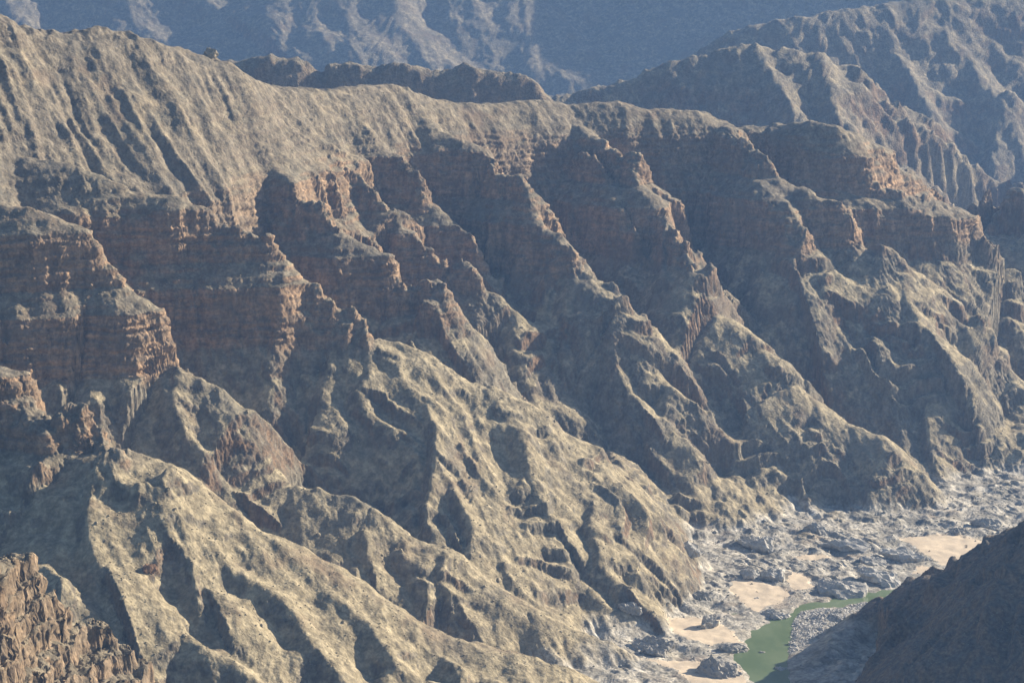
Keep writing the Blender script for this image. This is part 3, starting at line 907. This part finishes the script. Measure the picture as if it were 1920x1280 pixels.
FOL = math.atan2(-.86, .52)
OUTCROPS = [   # px, py, width px, height px, depth ratio, label
    (1330, 1171, 34, 20, .9, 'rounded grey rock rising between the sand bank and the sand tongue'),
    (1373, 1212, 72, 14, .5, 'long pale slab pointing into the green river from the sand bank'),
    (1345, 1254, 92, 26, .6, 'craggy pale outcrop at the water edge above the bottom sand bank'),
    (1453, 1148, 62, 16, .5, 'grey bank outcrop at the foot of the largest sand tongue'),
    (1577, 1096, 112, 26, .6, 'dark grey rock mass on the bank of the right arm of the river'),
    (1646, 1084, 96, 18, .5, 'row of rounded pale blocks above the right arm of the river'),
    (1702, 1044, 104, 22, .4, 'pale rock ridge between the two far sand flats'),
    (1455, 1080, 58, 22, .8, 'rubbly grey outcrop between the two sand patches'),
    (1310, 1124, 62, 18, .5, 'dark grey outcrop left of the largest sand tongue'),
    (1405, 1084, 44, 14, .6, 'low grey outcrop at the top of the largest sand tongue'),
    (1530, 1000, 76, 20, .5, 'tilted grey slab with a dark hollow at the foot of the broad spur'),
    (1797, 999, 36, 14, .8, 'dark grey block at the head of the farthest sand flat'),
    (1429, 1218, 13, 4, .8, 'small rock breaking the surface in the middle of the river'),
    (1484, 1202, 18, 6, .7, 'dark rock at the right edge of the river'),
    (1417, 1122, 16, 6, .7, 'small dark rock lying alone on the largest sand tongue'),
    (1466, 1249, 30, 5, .6, 'flat shaded rock at the right bank near the bottom edge'),
    (1120, 1218, 58, 18, .5, 'dark rock ledge on the lower slope left of the bottom sand bank'),
    (1180, 1182, 56, 14, .5, 'smooth pale slab left of the left shore sand bank'),
    (1228, 1215, 84, 24, .6, 'grey outcrop between the bottom sand bank and the shore sand bank'),
    (1590, 1030, 130, 18, .35, 'long smooth grey slab in the middle of the valley floor'),
    (1420, 1030, 90, 20, .5, 'grey slab at the foot of the longest spur'),
    (1290, 1085, 74, 20, .5, 'blocky grey ledge on the left edge of the valley floor'),
    (1640, 1055, 70, 14, .5, 'low streaked slab beside the pale rock ridge'),
    (1850, 985, 70, 16, .5, 'far pale slab where the valley floor leaves the picture'),
]
for i, (px, py, w, h, dr, lab) in enumerate(OUTCROPS):
    x, y, _ = pixz(px, py + .35 * h, 1.0)
    k = y / FPX
    L, Hh = w * k / 2, h * k * .75
    me = rock_mesh('rock_outcrop', (L, L * dr * 1.6, Hh), 40 + i, 5 if w > 25 else 4, .3, [GREY])
    z = max(ground_z(x, y), -.3)
    tag(place('rock_outcrop', me, x, y, z + .05 * Hh, (0, R(8), R(-18 + 20 * math.sin(i * 2.1)))), lab, 'rock outcrop', 'grey rock outcrops along the river')

rnd = np.random.RandomState(11)
Pm = TERRAIN['P']
angm = (Pm[..., 2] - CAM_H) / Pm[..., 1]
visible = angm >= np.maximum.accumulate(angm, axis=1) - 1e-4
az = np.abs(Pm[..., 0] / Pm[..., 1]) < math.tan(R(10.1))
inframe = visible & az & (angm < -.066) & (angm > -.30)
nrm = grid_normals(Pm)
lit = (nrm @ np.array(sd)) > .12


def spots(mask, n):
    ij = np.argwhere(mask)
    w = 1.0
    return [tuple(Pm[a, b]) for a, b in ij[rnd.choice(len(ij), n, replace=False)]]


# one rust-brown boulder that stands out on the near scree
x, y, z = pix(281, 1072, 1500)
j = np.argmin(np.where(inframe, (Pm[..., 0] / Pm[..., 1] - x / y) ** 2 + (angm - (z - CAM_H) / y) ** 2, 9))
bx, by, bz = Pm.reshape(-1, 3)[j]
tag(place('boulder', rock_mesh('boulder', (4.2, 3.6, 3.2), 5, 4, .25, [RED]), bx, by, bz + 1.2, (0, 0, .6)), 'large rust brown boulder resting alone on the near pale scree slope', 'boulder')
x, y, z = pix(396, 106, 2154)
tag(place('rock_stack', rock_mesh('rock_stack', (5.6, 4, 4.2), 9, 4, .3, [TAN]), x, y, z + 1.5, (0, 0, .2)), 'small block of rock standing on the skyline ridge', 'rock stack')

SHORT = {'main_crest': 'slope under the skyline ridge', 's1': 'spur with the square red tower', 's2': 'longest spur that reaches the left river bank', 's3a': 'thin spur in mid slope', 's3b': 'short steep spur in mid slope',
         's4': 'spur with the round-backed red cliff', 's5': 'broad spur with the dark nose', 's5b': 'buttress beside the broad spur', 's6': 'wide rubbly spur at the right', 's6b': 'side spur with two pinnacles',
         's7': 'last spur at the right', 's7b': 'low dark hill at the right edge', 's8': 'smooth slope below the rounded red tower', 's9': 'near pale scree spur', 's10': 'craggy brown corner knoll', 'near': 'dark hillside across the river'}


def where(x, y):
    i = int(MAIN.near(np.array([x]), np.array([y]))[0])
    return SHORT[KEYS[i]] if i >= 0 else 'valley floor by the river'


SM = [rock_mesh('boulder', (1, .8, .7), 100 + i, 2, .3, [TAN]) for i in range(7)]
GM = [rock_mesh('boulder', (1, .8, .6), 120 + i, 2, .3, [GREY]) for i in range(5)]
slope_ok = inframe & (nrm[..., 2] > .55) & (TERRAIN['own'] < 90) & (TERRAIN['wet'] < .2)
for i, (x, y, z) in enumerate(spots(slope_ok & lit & (Pm[..., 2] < 165), 130)):
    s_ = .7 + 1.6 * rnd.rand() ** 3
    tag(place('boulder', SM[i % 7], x, y, z + .05 * s_, (rnd.rand(), rnd.rand(), rnd.rand() * 6), s_), ('large ' if s_ > 1.6 else 'small ' if s_ < .9 else '') + 'loose grey brown boulder on the ' + where(x, y), 'boulder', 'boulders fallen on the lower slopes')
floor_ok = inframe & (TERRAIN['own'] == 99) & (TERRAIN['s0'] > 1.5)
for i, (x, y, z) in enumerate(spots(floor_ok & (Pm[..., 2] < 14), 90)):
    s_ = .8 + 1.7 * rnd.rand() ** 2
    tag(place('boulder', GM[i % 5], x, y, z + .25 * s_, (rnd.rand(), rnd.rand(), rnd.rand() * 6), s_), 'pale grey boulder lying on the valley floor', 'boulder', 'boulders on the valley floor')


def rubble(name, pts, lo, hi, mat, seed):
    """many small stones joined into one object"""
    r = np.random.RandomState(seed)
    base = [rock_mesh('stone', (1, .85, .7), 200 + i, 1, .3, []) for i in range(6)]
    bv = [np.array([q.co[:] for q in m_.vertices]) for m_ in base]; bf = [np.array([q.vertices[:] for q in m_.polygons]) for m_ in base]
    V, Fc, n = [], [], 0
    for i, (x, y, z) in enumerate(pts):
        k = i % 6
        a = r.rand() * 6.3; s_ = lo + (hi - lo) * r.rand() ** 3
        c_, n_ = math.cos(a), math.sin(a)
        q = bv[k] * s_
        V.append(np.stack([q[:, 0] * c_ - q[:, 1] * n_ + x, q[:, 0] * n_ + q[:, 1] * c_ + y, q[:, 2] + z + .05 * s_], 1))
        Fc.append(bf[k] + n); n += len(q)
    o = mesh_object(name, np.concatenate(V), np.concatenate(Fc), [mat], smooth=False)
    for m_ in base: bpy.data.meshes.remove(m_)
    return tag(o, kind='stuff')


rubble('rubble', spots(slope_ok & (Pm[..., 2] < 330), 12000), .3, .95, TAN, 3)
edge = np.min([np.abs(q) for q in sand_sdf.values()], axis=0) < 2.2
rubble('river_stones', spots((floor_ok | (edge & inframe & (TERRAIN['s0'] > 1))) & (Pm[..., 2] < 16), 2200), .35, 1.1, GREY, 4)
wedge = np.array([pixz(px, py, 1.0)[:2] for px, py in [(1497, 1150), (1515, 1145), (1580, 1140), (1640, 1128), (1600, 1150), (1560, 1178), (1520, 1205), (1485, 1222), (1488, 1180)]])
g_ok = inframe & (poly_sdf(Pm[..., 0], Pm[..., 1], wedge) < 2)
if g_ok.sum() > 400:
    tag(rubble('gravel_bar', spots(g_ok, min(1400, int(g_ok.sum()))), .5, 1.6, stone_material('pale_gravel', (.46, .45, .42), (.27, .27, .26)), 5), 'pale boulder gravel on the right bank of the river', kind='stuff')

# desert shrubs: a few stems and many small leaf faces
m = NT('shrub_leaf')
m.put(m.b.inputs['Base Color'], m.mix(m.noise(2.0, 2, .5, m.pos()), (.055, .065, .032), (.095, .095, .05)))
LEAF = m.m


def shrub_mesh(seed):
    r = np.random.RandomState(seed)
    V, Fc = [], []
    for i in range(110):
        d = r.normal(size=3); d[2] = abs(d[2]); d /= np.linalg.norm(d)
        c = d * r.uniform(.45, 1) * np.array([1, 1, .75]) * (1 + .25 * math.sin(5 * math.atan2(d[1], d[0]) + seed))
        a, b = r.normal(size=3), r.normal(size=3)
        a *= .17 / np.linalg.norm(a); b *= .11 / np.linalg.norm(b)
        n = len(V)
        V += [c - a, c + b, c + a, c - b]; Fc.append([n, n + 1, n + 2, n + 3])
    for i in range(7):
        t = r.normal(size=3) * .5; t[2] = .6
        n = len(V); w = np.array([.03, 0, 0]); w2 = np.array([0, .03, 0])
        V += [-w, w2, w, t + w, t + w2, t - w]; Fc += [[n, n + 1, n + 4, n + 5], [n + 1, n + 2, n + 3, n + 4]]
    me = bpy.data.meshes.new('shrub')
    me.from_pydata([tuple(q) for q in V], [], Fc)
    me.materials.append(LEAF)
    return me


SH = [shrub_mesh(i) for i in range(4)]
sh_ok = inframe & (nrm[..., 2] > .6) & (Pm[..., 2] < 150) & (Pm[..., 2] > .8) & (TERRAIN['s0'] > 1.5)
for i, (x, y, z) in enumerate(spots(sh_ok & (Pm[..., 2] < 25), 70) + spots(sh_ok & (Pm[..., 2] > 25), 18)):
    tag(place('shrub', SH[i % 4], x, y, z - .1, (0, 0, rnd.rand() * 6), (.6 + .7 * rnd.rand())), 'small dark green shrub on the ' + where(x, y), 'shrub', 'desert shrubs')

haze_box(-6100, 6100, -500, 11100, LOWEST - 1.0, HIGHEST + 5)
